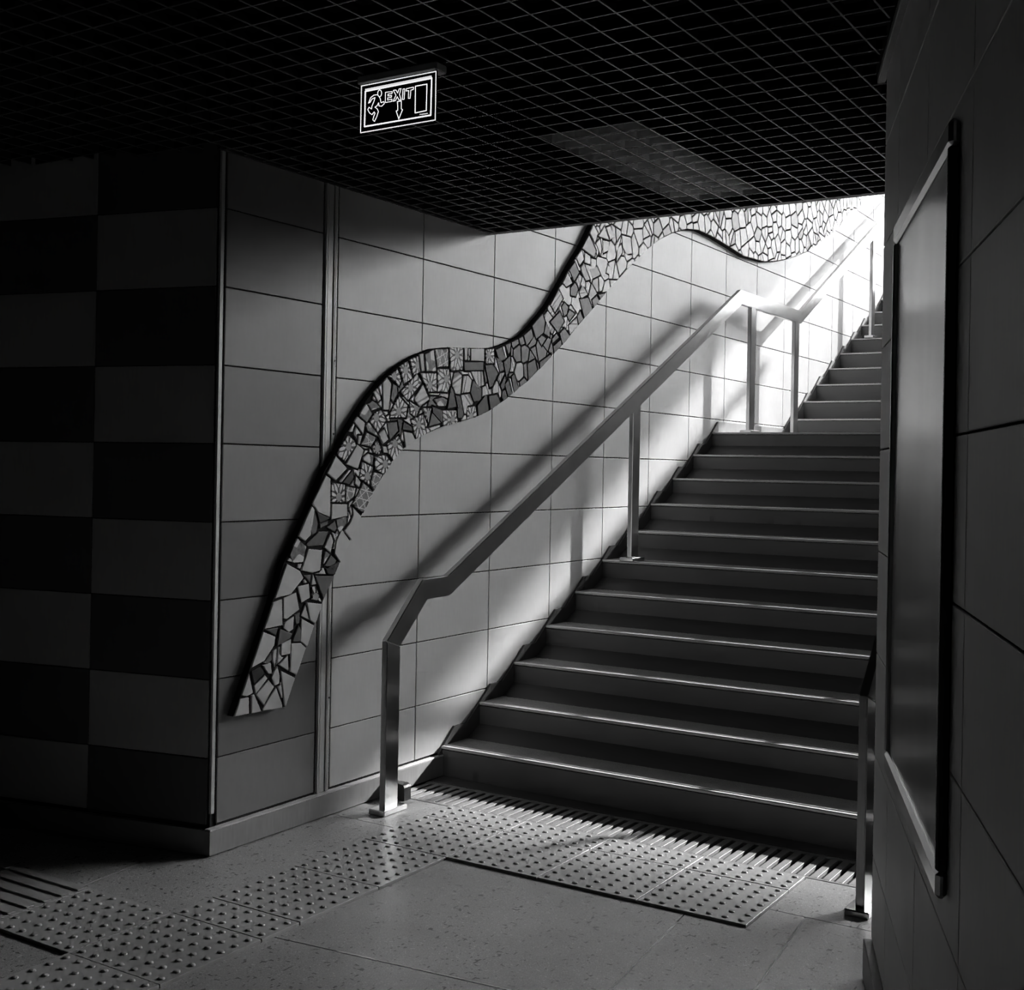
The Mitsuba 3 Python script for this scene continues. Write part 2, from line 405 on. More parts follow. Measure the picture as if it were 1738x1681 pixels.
# ------------------------------------------------------------------ tactile paving
def dome(r=0.0118, h=0.0052, n=10):
    prof = [(0.0, h), (r * 0.55, h * 0.93), (r * 0.82, h * 0.6), (r, 0)]
    v, f = [], []
    v.append((0, 0, h))
    for rr, z in prof[1:]:
        for k in range(n):
            v.append((rr * math.cos(2 * math.pi * k / n), rr * math.sin(2 * math.pi * k / n), z))
    for k in range(n):
        f.append((0, 1 + k, 1 + (k + 1) % n))
        for q in range(2):
            a, b = 1 + q * n + k, 1 + q * n + (k + 1) % n
            f += [(a, a + n, b + n), (a, b + n, b)]
    return np.array(v, float), np.array(f)
DV, DF = dome()
def tactile():
    pitch = S / 7
    cache = {}
    for kind, x, y, j, seed in TR_RECTS:
        lift = 0.009
        if (kind, j) not in cache:
            base = cham_box(0.0015, S - 0.0015, 0.0015, S * j - 0.0015, -0.013, lift, 0.0012)
            if kind == 'bar':
                bars = [cham_box(0.010, S - 0.010, (k + 0.5) * S / 6 - 0.016, (k + 0.5) * S / 6 + 0.016, lift - 0.001, lift + 0.005, 0.003) for k in range(6)]
                top = None
            else:
                rows = 7 if kind == 'full' else 3
                V, F = [], []
                for a in range(7):
                    for b in range(rows):
                        F.append(DF + len(V) * len(DV))
                        V.append(DV + [(a + 0.5) * pitch, (b + 0.5) * pitch, lift])
                top = trimesh.Trimesh(np.vstack(V), np.vstack(F), process=False)
                bars = []
            cache[(kind, j)] = (mikit.ply(base, 'm_tactile'), mikit.ply(top, 'm_tactile', smooth=50) if top is not None else None, [mikit.ply(b, 'm_tactile') for b in bars])
        b, t, bars = cache[(kind, j)]
        tilt = T().translate([x, y, (rng.random() - 0.5) * 0.0012])
        key = add(numbered('floor__tactile_tile'), put(b, tilt))
        if t:
            add(key + '__domes', put(t, tilt), kind='stuff')
        for q in bars:
            add(numbered(key + '__bar'), put(q, tilt))
tactile()

# ------------------------------------------------------------------ drain grate
def grate():
    thing('drain_grate', 'slotted metal drain grate across the foot of the stairs', 'drain grate')
    x0, x1 = 0.030, 3.4
    add('drain_grate__channel', mikit.ply(cham_box(x0, x1, GY0, GY1, -0.12, -0.10), 'm_black'))
    add('drain_grate__front_rail', mikit.ply(cham_box(x0, x1, GY0, GY0 + 0.016, -0.03, 0.001, 0.001), 'm_cast_iron'))
    add('drain_grate__rear_rail', mikit.ply(cham_box(x0, x1, GY1 - 0.03, GY1, -0.03, 0.001, 0.001), 'm_cast_iron'))
    pitch, w = 0.0485, 0.0285
    s = box_ply(w, GY1 - 0.03 - GY0 - 0.016, 0.026, 0.0012, 'm_cast_iron')
    n = int((x1 - x0) / pitch)
    for k in range(n):
        add(numbered('drain_grate__bar'), put(s, T().translate([x0 + 0.006 + k * pitch, GY0 + 0.016, -0.025])))
    add('floor__kerb_strip', mikit.ply(cham_box(0.03, 6.98, GY1 + 0.003, 1.452, -0.02, 0.004, 0.002), 'm_dark_stone'))
grate()

# ------------------------------------------------------------------ staircase
def staircase():
    thing('staircase', 'stone staircase of two flights with light grooved nosings climbing to daylight', 'staircase')
    n = N_LOW + N_UP
    for k in range(1, n + 1):
        y, z = nose(k)
        zb = nose(k - 1)[1] if k > 1 else 0.0
        yn = nose(k + 1)[0] if k < n else y + 1.2
        st = numbered('staircase__step')
        add(st, mikit.ply(cham_box(STAIR_L, STAIR_R, y + 0.004, y + 0.03, zb - 0.03, z - 0.018), 'm_stair'))
        add(st + '__tread', mikit.ply(cham_box(STAIR_L, STAIR_R, y + 0.036, yn + 0.01, z - 0.03, z, 0.0012), 'm_tread'))
        add(st + '__nosing', mikit.ply(cham_box(STAIR_L + 0.002, STAIR_R, y, y + 0.022, z - 0.014, z + 0.0005, 0.004), 'm_nosing'))
        add(st + '__groove', mikit.ply(cham_box(STAIR_L, STAIR_R, y + 0.018, y + 0.04, z - 0.022, z - 0.006), 'm_dark_stone'))
    # cut stone skirting on the wall, one piece per step
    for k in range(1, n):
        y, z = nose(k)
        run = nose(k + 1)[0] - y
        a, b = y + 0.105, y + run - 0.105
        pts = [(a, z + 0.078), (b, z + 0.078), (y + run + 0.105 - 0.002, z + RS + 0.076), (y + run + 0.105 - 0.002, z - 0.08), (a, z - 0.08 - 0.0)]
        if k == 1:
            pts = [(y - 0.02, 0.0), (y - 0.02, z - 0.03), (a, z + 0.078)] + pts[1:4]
        add(numbered('staircase__skirting_piece'), mikit.ply(extrude_x(sg.Polygon(pts), 0.0072, STAIR_L + 0.008), 'm_dark_stone' if k < N_LOW else 'm_skirting'))  # step shade and daylight put into colour: dark lower pieces, paler upper ones
    # sloping concrete body under the steps
    base = [(Y1 + 0.03, -0.2), (Y1 + 0.03, 0.05)]
    y11, z11 = nose(N_LOW)
    y12, z12 = nose(N_LOW + 1)
    yt, zt = nose(n)
    base += [(y11 + 0.03, z11 - 0.08), (y12 + 0.03, z11 - 0.06), (yt + 0.1, zt - 0.06), (yt + 0.4, zt - 0.06), (yt + 0.4, -0.2)]
    add('staircase__body', mikit.ply(extrude_x(sg.Polygon(base), 0.009, STAIR_R), 'm_dark_stone'))
staircase()

# ------------------------------------------------------------------ handrails
def handrail(x0, x1, label, far=9.9):
    key = thing(numbered('handrail'), label, 'handrail')
    sl = (2.758 - 0.992) / (4.651 - 1.225)
    yb, yb2 = 5.872, far
    rail = sg.Polygon([(0.787, 0.741), (1.031, 0.989), (1.225, 0.992), (4.651, 2.758), (5.874, 2.758), (yb2, 2.758 + (yb2 - yb) * sl),
                       (yb2 + 0.02, 2.66 + (yb2 - yb) * sl), (5.892, 2.660), (4.676, 2.660), (1.242, 0.900), (1.071, 0.897), (0.879, 0.709)])
    def bevel(poly, a, b, c=0.003):
        inner = poly.buffer(-c, join_style=2)
        return cat(extrude_x(poly, a + c, b - c), extrude_x(inner, a, b))
    add(key + '__rail', mikit.ply(bevel(rail, x0, x1), 'm_steel'))
    newel = sg.Polygon([(0.787, 0.012), (0.787, 0.738), (0.879, 0.706), (0.879, 0.012)])
    posts = [(None, 0.0)] + [(3.047, nose(6)[1]), (4.851, nose(N_LOW)[1]), (5.760, nose(N_LOW)[1]), (7.785, nose(N_LOW + 6)[1])]
    for i, (y, z) in enumerate(posts):
        p = key + '__post' if i == 0 else f'{key}__post_{i:03d}'
        if i == 0:
            add(p, mikit.ply(bevel(newel, x0, x1), 'm_steel'))
            y = 0.787
        else:
            zt = 2.70 if 4.7 < y < 5.9 else (0.94 + (y + 0.045 - 1.225) * sl if y < 4 else 2.70 + (y + 0.045 - 5.872) * sl)
            add(p, mikit.ply(cham_box(x0 + 0.001, x1 - 0.001, y, y + 0.093, z + 0.011, zt, 0.003), 'm_steel'))
        add(p + '__base_plate', mikit.ply(cham_box(x0 - 0.030, x1 + 0.026, y - 0.034, y + 0.128, z + 0.0003, z + 0.024, 0.004), 'm_steel'))
handrail(0.175, 0.205, 'flat steel handrail on posts along the mosaic wall, left of the stairs')
handrail(2.232, 2.262, 'steel handrail mostly hidden behind the near wall, right of the stairs')
# ------------------------------------------------------------------ block behind the newel
add('block', mikit.ply(extrude_y(sg.Polygon([(0.034, 0.001), (0.146, 0.001), (0.146, 0.058), (0.140, 0.068), (0.128, 0.073), (0.034, 0.073)]), 1.0, 1.048), 'm_black_paint'),
    'small dark block on the floor behind the left handrail foot', 'block')

# ------------------------------------------------------------------ mosaic band
FX = 0.046                                                # its face stands this far off the wall
# outline of the band in the plane of the wall, (along the wall, height) in metres
up = [(0.061,0.518),(0.120,0.638),(0.187,0.779),(0.255,0.923),(0.321,1.087),(0.393,1.185),(0.467,1.304),(0.557,1.462),(0.654,1.577),(0.699,1.636),(0.732,1.675),(0.774,1.723),(0.820,1.772),(0.867,1.813),(0.923,1.861),(0.968,1.890),(1.026,1.929),(1.107,1.970),(1.182,2.004),(1.299,2.042),(1.417,2.060),(1.563,2.071),(1.721,2.083),(1.815,2.097),(1.893,2.116),(1.964,2.140),(2.071,2.183),(2.157,2.237),(2.268,2.321),(2.345,2.386),(2.433,2.480),(2.533,2.589),(2.602,2.663),(2.680,2.739),(2.805,2.893),(2.905,3.094),(3.025,3.313),(3.305,3.614),(3.600,3.550),(4.600,3.850),(6.000,4.250),(7.600,4.900)]
lo = [(0.343,0.511),(0.399,0.622),(0.459,0.734),(0.506,0.822),(0.554,0.910),(0.612,0.995),(0.662,1.076),(0.728,1.167),(0.798,1.270),(0.872,1.368),(0.941,1.442),(1.004,1.507),(1.088,1.569),(1.171,1.611),(1.251,1.640),(1.376,1.678),(1.500,1.703),(1.665,1.738),(1.774,1.772),(1.946,1.848),(2.034,1.900),(2.137,1.947),(2.240,2.013),(2.365,2.095),(2.465,2.160),(2.567,2.229),(2.724,2.342),(2.822,2.408),(2.990,2.534),(3.152,2.639),(3.336,2.759),(3.498,2.860),(3.683,2.958),(3.876,3.033),(4.093,3.095),(4.273,3.119),(4.512,3.116),(4.807,3.095),(5.085,3.071),(5.493,3.093),(5.745,3.135),(6.029,3.201),(6.200,3.249),(6.481,3.333),(6.827,3.474),(7.190,3.629),(7.525,3.789),(7.845,3.938),(8.238,4.130)]
BAND = sg.Polygon([tuple(p) for p in up] + [tuple(p) for p in lo[::-1]]).buffer(0)

def shard_mesh(poly, x_back, x_front, bev=0.0022):
    """A flat chip: its face set back a little inside a bevelled rim."""
    inner = poly.buffer(-bev, join_style=2)
    if inner.is_empty or inner.geom_type != 'Polygon' or len(inner.exterior.coords) != len(poly.exterior.coords):
        return extrude_x(poly, x_back, x_front)
    a = np.array(sg.polygon.orient(poly).exterior.coords)[:-1]
    b = np.array(sg.polygon.orient(inner).exterior.coords)[:-1]
    k = int(np.argmin(np.linalg.norm(b - a[0], axis=1)))
    b = np.roll(b, -k, axis=0)
    n = len(a)
    v = np.vstack([np.c_[np.full(n, x_back), a], np.c_[np.full(n, x_front - bev * 0.8), a], np.c_[np.full(n, x_front), b]])
    f = []
    for i in range(n):
        j = (i + 1) % n
        for q in (0, n):
            f += [(q + i, q + j, q + n + j), (q + i, q + n + j, q + n + i)]
    for i in range(1, n - 1):
        f.append((2 * n, 2 * n + i, 2 * n + i + 1))
    return trimesh.Trimesh(v, f, process=False)

# the larger chips, each with its own outline on the face of the band, in metres
TRACED = {
 'pale': [[(0.092,0.581),(0.138,0.580),(0.140,0.517),(0.062,0.516)],
  [(0.151,0.586),(0.165,0.588),(0.206,0.516),(0.153,0.515)],
  [(0.217,0.516),(0.214,0.523),(0.288,0.598),(0.325,0.522),(0.325,0.509)],
  [(0.176,0.585),(0.242,0.633),(0.274,0.602),(0.219,0.538)],
  [(0.313,0.660),(0.396,0.620),(0.343,0.511),(0.337,0.520)],
  [(0.133,0.682),(0.160,0.595),(0.127,0.586),(0.094,0.595)],
  [(0.164,0.622),(0.222,0.656),(0.236,0.640),(0.171,0.587)],
  [(0.210,0.696),(0.255,0.700),(0.261,0.657),(0.241,0.657)],
  [(0.270,0.659),(0.292,0.681),(0.305,0.643),(0.303,0.610),(0.277,0.606),(0.259,0.639)],
  [(0.301,0.686),(0.352,0.720),(0.357,0.654)],
  [(0.138,0.691),(0.201,0.830),(0.278,0.800),(0.273,0.768),(0.218,0.712)],
  [(0.265,0.745),(0.285,0.753),(0.285,0.732),(0.278,0.679),(0.263,0.709)],
  [(0.369,0.763),(0.426,0.759),(0.457,0.735),(0.405,0.631),(0.366,0.651)],
  [(0.313,0.768),(0.368,0.782),(0.364,0.723),(0.308,0.721)],
  [(0.426,0.859),(0.503,0.822),(0.463,0.740),(0.422,0.768)],
  [(0.254,0.937),(0.311,0.947),(0.317,0.843),(0.209,0.837)],
  [(0.320,0.950),(0.393,0.967),(0.413,0.897),(0.340,0.865),(0.322,0.869)],
  [(0.328,0.852),(0.381,0.873),(0.379,0.822),(0.353,0.810),(0.323,0.830)],
  [(0.423,0.871),(0.449,0.915),(0.472,0.850)],
  [(0.455,0.923),(0.548,0.908),(0.512,0.829),(0.478,0.847)],
  [(0.334,1.088),(0.412,1.054),(0.434,1.024),(0.361,0.963),(0.271,0.954)],
  [(0.402,0.991),(0.468,0.997),(0.476,0.940),(0.424,0.923)],
  [(0.461,1.142),(0.544,1.133),(0.535,1.049),(0.485,1.042),(0.421,1.056)],
  [(0.337,1.099),(0.348,1.111),(0.363,1.104),(0.366,1.093)],
  [(0.477,1.317),(0.496,1.300),(0.469,1.264),(0.473,1.198),(0.438,1.174),(0.398,1.198)],
  [(0.599,1.324),(0.699,1.321),(0.700,1.272),(0.598,1.259)],
  [(0.733,1.308),(0.792,1.268),(0.728,1.169),(0.683,1.208),(0.718,1.240),(0.739,1.275)],
  [(0.664,1.214),(0.720,1.160),(0.662,1.075),(0.624,1.115),(0.633,1.167)],
  [(0.595,1.201),(0.614,1.168),(0.597,1.119),(0.557,1.143)],
  [(0.559,1.444),(0.589,1.430),(0.590,1.268),(0.514,1.292),(0.480,1.328)],
  [(0.618,1.526),(0.692,1.475),(0.621,1.423),(0.567,1.453)],
  [(0.647,1.420),(0.706,1.468),(0.720,1.467),(0.658,1.414)],
  [(0.751,1.445),(0.785,1.416),(0.775,1.394),(0.746,1.409)],
  [(0.756,1.579),(0.801,1.555),(0.764,1.474),(0.686,1.492)],
  [(0.763,1.616),(0.788,1.617),(0.775,1.580),(0.761,1.583)],
  [(0.938,1.651),(0.969,1.607),(0.931,1.584),(0.900,1.628)],
  [(1.080,1.645),(1.143,1.640),(1.189,1.587),(1.183,1.567),(1.098,1.571)],
  [(0.931,1.575),(0.961,1.573),(0.970,1.546),(0.938,1.547)],
  [(1.186,2.005),(1.218,2.013),(1.229,1.931),(1.205,1.929)],
  [(0.953,1.882),(0.984,1.856),(0.970,1.739),(0.930,1.737),(0.924,1.855)],
  [(0.734,1.676),(0.756,1.698),(0.806,1.673),(0.796,1.624)],
  [(1.544,2.067),(1.573,2.070),(1.570,2.011),(1.550,2.010)],
  [(1.601,2.070),(1.717,2.081),(1.719,2.019),(1.603,2.012)],
  [(2.686,2.740),(2.765,2.828),(2.846,2.754),(2.830,2.711)],
  [(2.673,2.628),(2.707,2.657),(2.781,2.575),(2.734,2.562),(2.691,2.597)],
  [(2.773,2.632),(2.862,2.663),(2.907,2.622),(2.817,2.586)]],
 'dark': [[(0.149,0.679),(0.199,0.693),(0.219,0.662),(0.164,0.628)],
  [(0.509,1.291),(0.588,1.264),(0.525,1.245)],
  [(0.664,1.413),(0.728,1.468),(0.737,1.434),(0.708,1.405)],
  [(1.294,1.769),(1.375,1.756),(1.377,1.693),(1.297,1.742)],
  [(1.439,1.877),(1.463,1.852),(1.489,1.779),(1.414,1.765)],
  [(1.546,2.000),(1.711,2.014),(1.712,1.972),(1.548,1.959)],
  [(1.819,2.086),(1.876,2.105),(1.913,2.046),(1.856,2.026)],
  [(1.728,1.999),(1.800,2.007),(1.845,1.968),(1.795,1.897),(1.770,1.890)],
  [(1.896,2.030),(1.957,2.069),(1.959,2.006),(1.925,1.949)],
  [(1.667,1.794),(1.745,1.860),(1.769,1.774),(1.675,1.743)],
  [(1.764,1.847),(1.840,1.861),(1.876,1.820),(1.784,1.779)],
  [(1.909,1.914),(1.942,1.943),(1.982,1.875),(1.946,1.853)],
  [(1.974,1.960),(1.996,1.974),(2.040,1.903),(2.002,1.879)],
  [(2.124,2.039),(2.199,2.070),(2.225,2.012),(2.136,1.950)],
  [(2.248,2.059),(2.360,2.110),(2.366,2.090),(2.254,2.016)],
  [(2.385,2.156),(2.463,2.201),(2.475,2.167),(2.395,2.119)],
  [(2.372,2.196),(2.416,2.229),(2.448,2.211),(2.373,2.168)]],
 'swirl': [[(0.215,0.705),(0.254,0.740),(0.257,0.710),(0.235,0.698)],
  [(0.391,1.189),(0.446,1.151),(0.428,1.090),(0.373,1.090),(0.353,1.121)],
  [(0.630,1.256),(0.695,1.269),(0.696,1.240),(0.653,1.202),(0.637,1.221)],
  [(0.799,1.522),(0.833,1.541),(0.868,1.531),(0.863,1.490),(0.800,1.511)],
  [(1.229,2.009),(1.297,2.037),(1.319,1.938),(1.245,1.932)],
  [(1.306,1.802),(1.373,1.819),(1.413,1.808),(1.402,1.778),(1.341,1.774)],
  [(0.854,1.773),(0.883,1.762),(0.908,1.745),(0.850,1.730),(0.825,1.756)]],
 'mid': [[(0.300,0.830),(0.374,0.802),(0.359,0.785),(0.287,0.762)],
  [(0.409,0.833),(0.424,0.815),(0.425,0.765),(0.374,0.771)],
  [(0.223,0.834),(0.294,0.835),(0.280,0.806)],
  [(0.384,0.877),(0.416,0.886),(0.414,0.841),(0.394,0.839)],
  [(0.437,1.034),(0.479,1.034),(0.474,1.000)],
  [(0.504,1.028),(0.621,1.018),(0.557,0.927)],
  [(0.496,1.293),(0.515,1.245),(0.506,1.207),(0.478,1.198),(0.469,1.247)],
  [(0.528,1.242),(0.577,1.254),(0.578,1.240),(0.531,1.224)],
  [(0.568,1.226),(0.620,1.253),(0.634,1.221),(0.621,1.207)],
  [(0.444,1.161),(0.521,1.210),(0.581,1.210),(0.549,1.153),(0.457,1.152)],
  [(0.600,1.109),(0.635,1.085),(0.620,1.058),(0.561,1.065)],
  [(0.996,1.857),(1.024,1.849),(1.030,1.815),(0.999,1.775),(0.981,1.790)],
  [(1.292,1.742),(1.365,1.696),(1.266,1.676)],
  [(0.959,1.679),(1.029,1.688),(1.040,1.648),(0.981,1.605)],
  [(1.911,2.118),(1.960,2.135),(1.956,2.088),(1.939,2.072)],
  [(2.452,2.233),(2.502,2.269),(2.562,2.228),(2.485,2.173)],
  [(2.349,2.284),(2.448,2.352),(2.496,2.305),(2.431,2.236)],
  [(2.165,2.243),(2.268,2.321),(2.294,2.278),(2.282,2.220),(2.205,2.177)],
  [(2.287,2.216),(2.309,2.279),(2.350,2.253),(2.347,2.201)],
  [(2.467,2.381),(2.497,2.410),(2.540,2.389),(2.526,2.346),(2.495,2.332)],
  [(2.568,2.499),(2.609,2.536),(2.648,2.504),(2.622,2.458),(2.569,2.457)],
  [(2.666,2.448),(2.764,2.471),(2.817,2.410),(2.724,2.347)],
  [(2.643,2.349),(2.674,2.384),(2.713,2.341),(2.660,2.308)],
  [(2.526,2.340),(2.551,2.375),(2.615,2.361),(2.553,2.312)],
  [(2.082,2.184),(2.156,2.227),(2.176,2.184),(2.111,2.132)],
  [(2.224,2.179),(2.263,2.203),(2.312,2.193),(2.264,2.147)],
  [(2.809,2.461),(2.864,2.495),(2.900,2.467),(2.833,2.420)],
  [(2.887,2.503),(2.990,2.528),(2.911,2.479)],
  [(2.554,2.587),(2.660,2.602),(2.598,2.540)],
  [(2.542,2.595),(2.603,2.649),(2.650,2.599),(2.606,2.545)],
  [(2.562,2.499),(2.607,2.533),(2.642,2.509),(2.621,2.461),(2.564,2.459)]],
 'star': [[(0.484,0.983),(0.508,0.985),(0.548,0.917),(0.488,0.932)],
  [(0.594,1.414),(0.680,1.405),(0.680,1.329),(0.596,1.333)],
  [(0.794,1.504),(0.866,1.481),(0.843,1.405),(0.774,1.434)],
  [(0.697,1.617),(0.741,1.590),(0.748,1.572),(0.678,1.502),(0.623,1.537)],
  [(0.966,1.587),(1.044,1.625),(1.082,1.569),(1.010,1.511),(0.974,1.544)],
  [(0.855,1.564),(0.889,1.601),(0.922,1.565),(0.908,1.539),(0.873,1.542)],
  [(0.880,1.527),(0.956,1.536),(0.999,1.499),(0.946,1.450),(0.878,1.475)],
  [(0.968,1.889),(1.025,1.925),(1.043,1.901),(1.054,1.876),(1.040,1.850)],
  [(1.040,1.942),(1.103,1.966),(1.137,1.892),(1.075,1.862)],
  [(1.116,1.975),(1.176,1.996),(1.194,1.925),(1.144,1.905)],
  [(1.419,2.060),(1.532,2.067),(1.535,1.963),(1.437,1.949)],
  [(1.192,1.919),(1.319,1.928),(1.325,1.843),(1.261,1.837)],
  [(1.330,1.949),(1.420,1.956),(1.439,1.884),(1.412,1.845),(1.333,1.843)],
  [(1.173,1.914),(1.212,1.878),(1.108,1.788),(1.051,1.822)],
  [(1.041,1.806),(1.106,1.765),(1.095,1.710),(0.978,1.705),(0.983,1.727)],
  [(1.121,1.785),(1.199,1.760),(1.168,1.714),(1.126,1.731)],
  [(1.132,1.699),(1.216,1.729),(1.248,1.642),(1.171,1.614)],
  [(1.215,1.758),(1.286,1.762),(1.266,1.689)],
  [(1.375,1.756),(1.489,1.762),(1.497,1.698),(1.385,1.680)],
  [(0.870,1.719),(0.913,1.736),(0.954,1.692),(0.896,1.637),(0.837,1.683)],
  [(1.730,2.079),(1.806,2.089),(1.809,2.015),(1.736,2.009)],
  [(1.578,1.780),(1.651,1.791),(1.665,1.738),(1.579,1.722)],
  [(1.416,1.758),(1.482,1.759),(1.500,1.708),(1.418,1.695)]],
 'lattice': [[(0.689,1.398),(0.755,1.389),(0.742,1.355),(0.699,1.330),(0.688,1.330)],
  [(0.759,1.351),(0.802,1.413),(0.875,1.370),(0.806,1.281),(0.732,1.322)],
  [(0.819,1.632),(0.886,1.612),(0.849,1.571),(0.786,1.580)],
  [(0.870,1.459),(0.934,1.450),(0.878,1.379),(0.851,1.413)],
  [(1.308,2.039),(1.411,2.052),(1.417,1.969),(1.327,1.958)]],
 'streak': [[(1.220,1.869),(1.271,1.803),(1.199,1.764),(1.153,1.797)],
  [(0.862,1.810),(0.891,1.831),(0.912,1.783),(0.892,1.769)],
  [(1.609,1.959),(1.708,1.967),(1.727,1.902),(1.669,1.884)],
  [(2.350,2.377),(2.433,2.475),(2.481,2.429),(2.397,2.341)],
  [(2.659,2.484),(2.695,2.538),(2.758,2.487),(2.687,2.456)],
  [(2.544,2.284),(2.637,2.343),(2.655,2.297),(2.566,2.239)],
  [(2.478,2.513),(2.528,2.580),(2.583,2.527),(2.515,2.497)]],
 'white': [[(1.882,2.106),(1.902,2.112),(1.926,2.056),(1.913,2.050)],
  [(1.950,1.951),(1.963,1.952),(1.995,1.882),(1.987,1.874)],
  [(2.771,2.841),(2.811,2.895),(2.867,2.858),(2.833,2.793)],
  [(2.874,2.841),(2.945,2.910),(3.005,2.840)],
  [(2.964,2.907),(3.014,2.925),(3.061,2.867),(3.017,2.842)],
  [(2.845,2.795),(2.893,2.830),(2.913,2.771),(2.902,2.734)],
  [(2.924,2.826),(3.005,2.831),(3.001,2.779),(2.933,2.751)],
  [(3.163,2.897),(3.276,2.901),(3.300,2.809),(3.227,2.791),(3.179,2.826)],
  [(3.108,2.809),(3.159,2.841),(3.174,2.795),(3.105,2.730)],
  [(2.619,2.675),(2.680,2.730),(2.706,2.680),(2.661,2.638)],
  [(2.716,2.722),(2.782,2.709),(2.784,2.663),(2.718,2.664)],
  [(2.974,2.644),(2.991,2.694),(3.043,2.666),(3.025,2.639)]],
}
def traced_chips():
    out = []
    for name, chips in TRACED.items():
        for pts in chips:
            p = sg.Polygon(pts).buffer(0)
            if p.geom_type == 'Polygon':
                p = p.intersection(BAND)
                if p.geom_type == 'Polygon' and p.area > 2e-4:
                    out.append((name, p))
    return out

def mosaic():
    thing('wall_mosaic', 'wavy raised band of broken patterned tiles winding up the stair wall', 'mosaic')
    add('wall_mosaic__backing', mikit.ply(extrude_x(BAND, 0.0073, FX - 0.007), 'm_mortar'))
    # seeds: sparse below, dense above
    def spacing(y, z):
        if y < 0.60: return 0.098
        if y < 1.75: return 0.072
        if y < 2.1: return 0.062
        if y < 2.7: return 0.085
        return 0.088
    minx, miny, maxx, maxy = BAND.bounds
    seeds = []
    grid = {}
    tries = 0
    big = BAND.buffer(0.10)
    cand = nrng.uniform([minx - 0.1, miny - 0.1], [maxx + 0.1, maxy + 0.1], (90000, 2))
    inside = shapely.contains_xy(big, cand[:, 0], cand[:, 1])
    for p in cand[inside]:
        s = spacing(*p)
        gx, gy = int(p[0] / 0.1), int(p[1] / 0.1)
        if all(np.hypot(*(q - p)) > s for a in (-1, 0, 1) for b in (-1, 0, 1) for q in grid.get((gx + a, gy + b), ())):
            grid.setdefault((gx, gy), []).append(p)
            seeds.append(p)
    own = traced_chips()
    taken = unary_union([p for _, p in own]).buffer(0.0042, join_style=2)
    pts = sg.MultiPoint(seeds)
    cells = shapely.voronoi_polygons(pts, extend_to=big)
    chips = []
    for c in cells.geoms:
        c = c.intersection(BAND)
        if c.intersects(taken):
            c = c.difference(taken).buffer(-0.004, join_style=2).buffer(0.004, join_style=2)
        for g in getattr(c, 'geoms', [c]):
            if g.geom_type != 'Polygon' or g.area < 0.0004:
                continue
            # now and then a cell is snapped in two
            parts = [g]
            if nrng.random() < 0.28 and g.area > 0.004:
                ce, an = np.array(g.centroid.coords[0]), nrng.uniform(0, math.pi)
                d = np.array([math.cos(an), math.sin(an)])
                cut = shapely.ops.split(g, sg.LineString([ce - d, ce + d]))
                parts = list(cut.geoms)
            for q in parts:
                gap = 0.0042 if q.centroid.x < 3.6 else 0.0052
                q = q.buffer(-gap, join_style=2)
                for w in getattr(q, 'geoms', [q]):
                    if w.geom_type == 'Polygon' and w.area > 0.00018:
                        chips.append(w.simplify(0.002))
    rows = []
    for q, given in [(q, None) for q in chips] + [(p, n) for n, p in own]:
        y, z = q.centroid.x, q.centroid.y
        r = nrng.random()
        if given:
            m = given
        elif y < 0.55:
            m = 'pale' if r < 0.80 else 'mid' if r < 0.88 else 'star' if r < 0.92 else 'swirl' if r < 0.95 else 'dark'
        elif y < 0.85:
            m = 'pale' if r < 0.30 else 'star' if r < 0.60 else 'lattice' if r < 0.74 else 'swirl' if r < 0.86 else 'mid' if r < 0.93 else 'dark'
        elif y < 1.45:
            m = 'pale' if r < 0.10 else 'star' if r < 0.52 else 'lattice' if r < 0.62 else 'swirl' if r < 0.72 else 'mid' if r < 0.78 else 'streak' if r < 0.88 else 'dark'
        elif y < 1.95:
            m = 'dark' if r < 0.55 else 'mid' if r < 0.72 else 'lattice' if r < 0.80 else 'streak' if r < 0.9 else 'star'
        elif y < 2.48 - 0.5 * max(0, z - 2.2):
            m = 'mid' if r < 0.80 else 'streak' if r < 0.92 else 'pale'
        else:
            m = 'white' if r < 0.86 else 'pale' if r < 0.95 else 'streak'
        # how large it shows: nearer and squarer to the viewer first, hidden ones (above the ceiling edge) last
        d = np.array([FX, y, z]) - EYE
        vis = q.area * abs(d[0]) / np.linalg.norm(d) ** 3
        line = CEIL + (CEIL - EYE[2]) * (y - EDGE) / (EDGE - EYE[1])
        if y > EDGE and z > line: vis *= 1e-3
        rows.append((vis, q, m))
    rows.sort(key=lambda t: -t[0])
    rest = {}
    for i, (vis, q, m) in enumerate(rows):
        tip = nrng.normal(0, 0.0006)
        mesh = shard_mesh(q, FX - 0.008, FX + tip)
        ce = np.array(q.centroid.coords[0])
        if i < 300:
            a = nrng.uniform(0, 2 * math.pi)
            o = nrng.uniform(-0.02, 0.02, 2)
            l = mesh.vertices[:, 1:] - ce - o
            uv = np.c_[l[:, 0] * math.cos(a) - l[:, 1] * math.sin(a), l[:, 0] * math.sin(a) + l[:, 1] * math.cos(a)]
            add(numbered('wall_mosaic__shard'), mikit.ply(mesh, 'm_shard_' + m, uv=uv))
        else:
            rest.setdefault('white' if m not in ('pale', 'mid') else m, []).append(mesh)
    for m, ms in rest.items():
        mesh = cat(*ms)
        add(numbered('wall_mosaic__small_shards'), mikit.ply(mesh, 'm_shard_' + m, uv=np.array(mesh.vertices)[:, 1:]), kind='stuff')
mosaic()

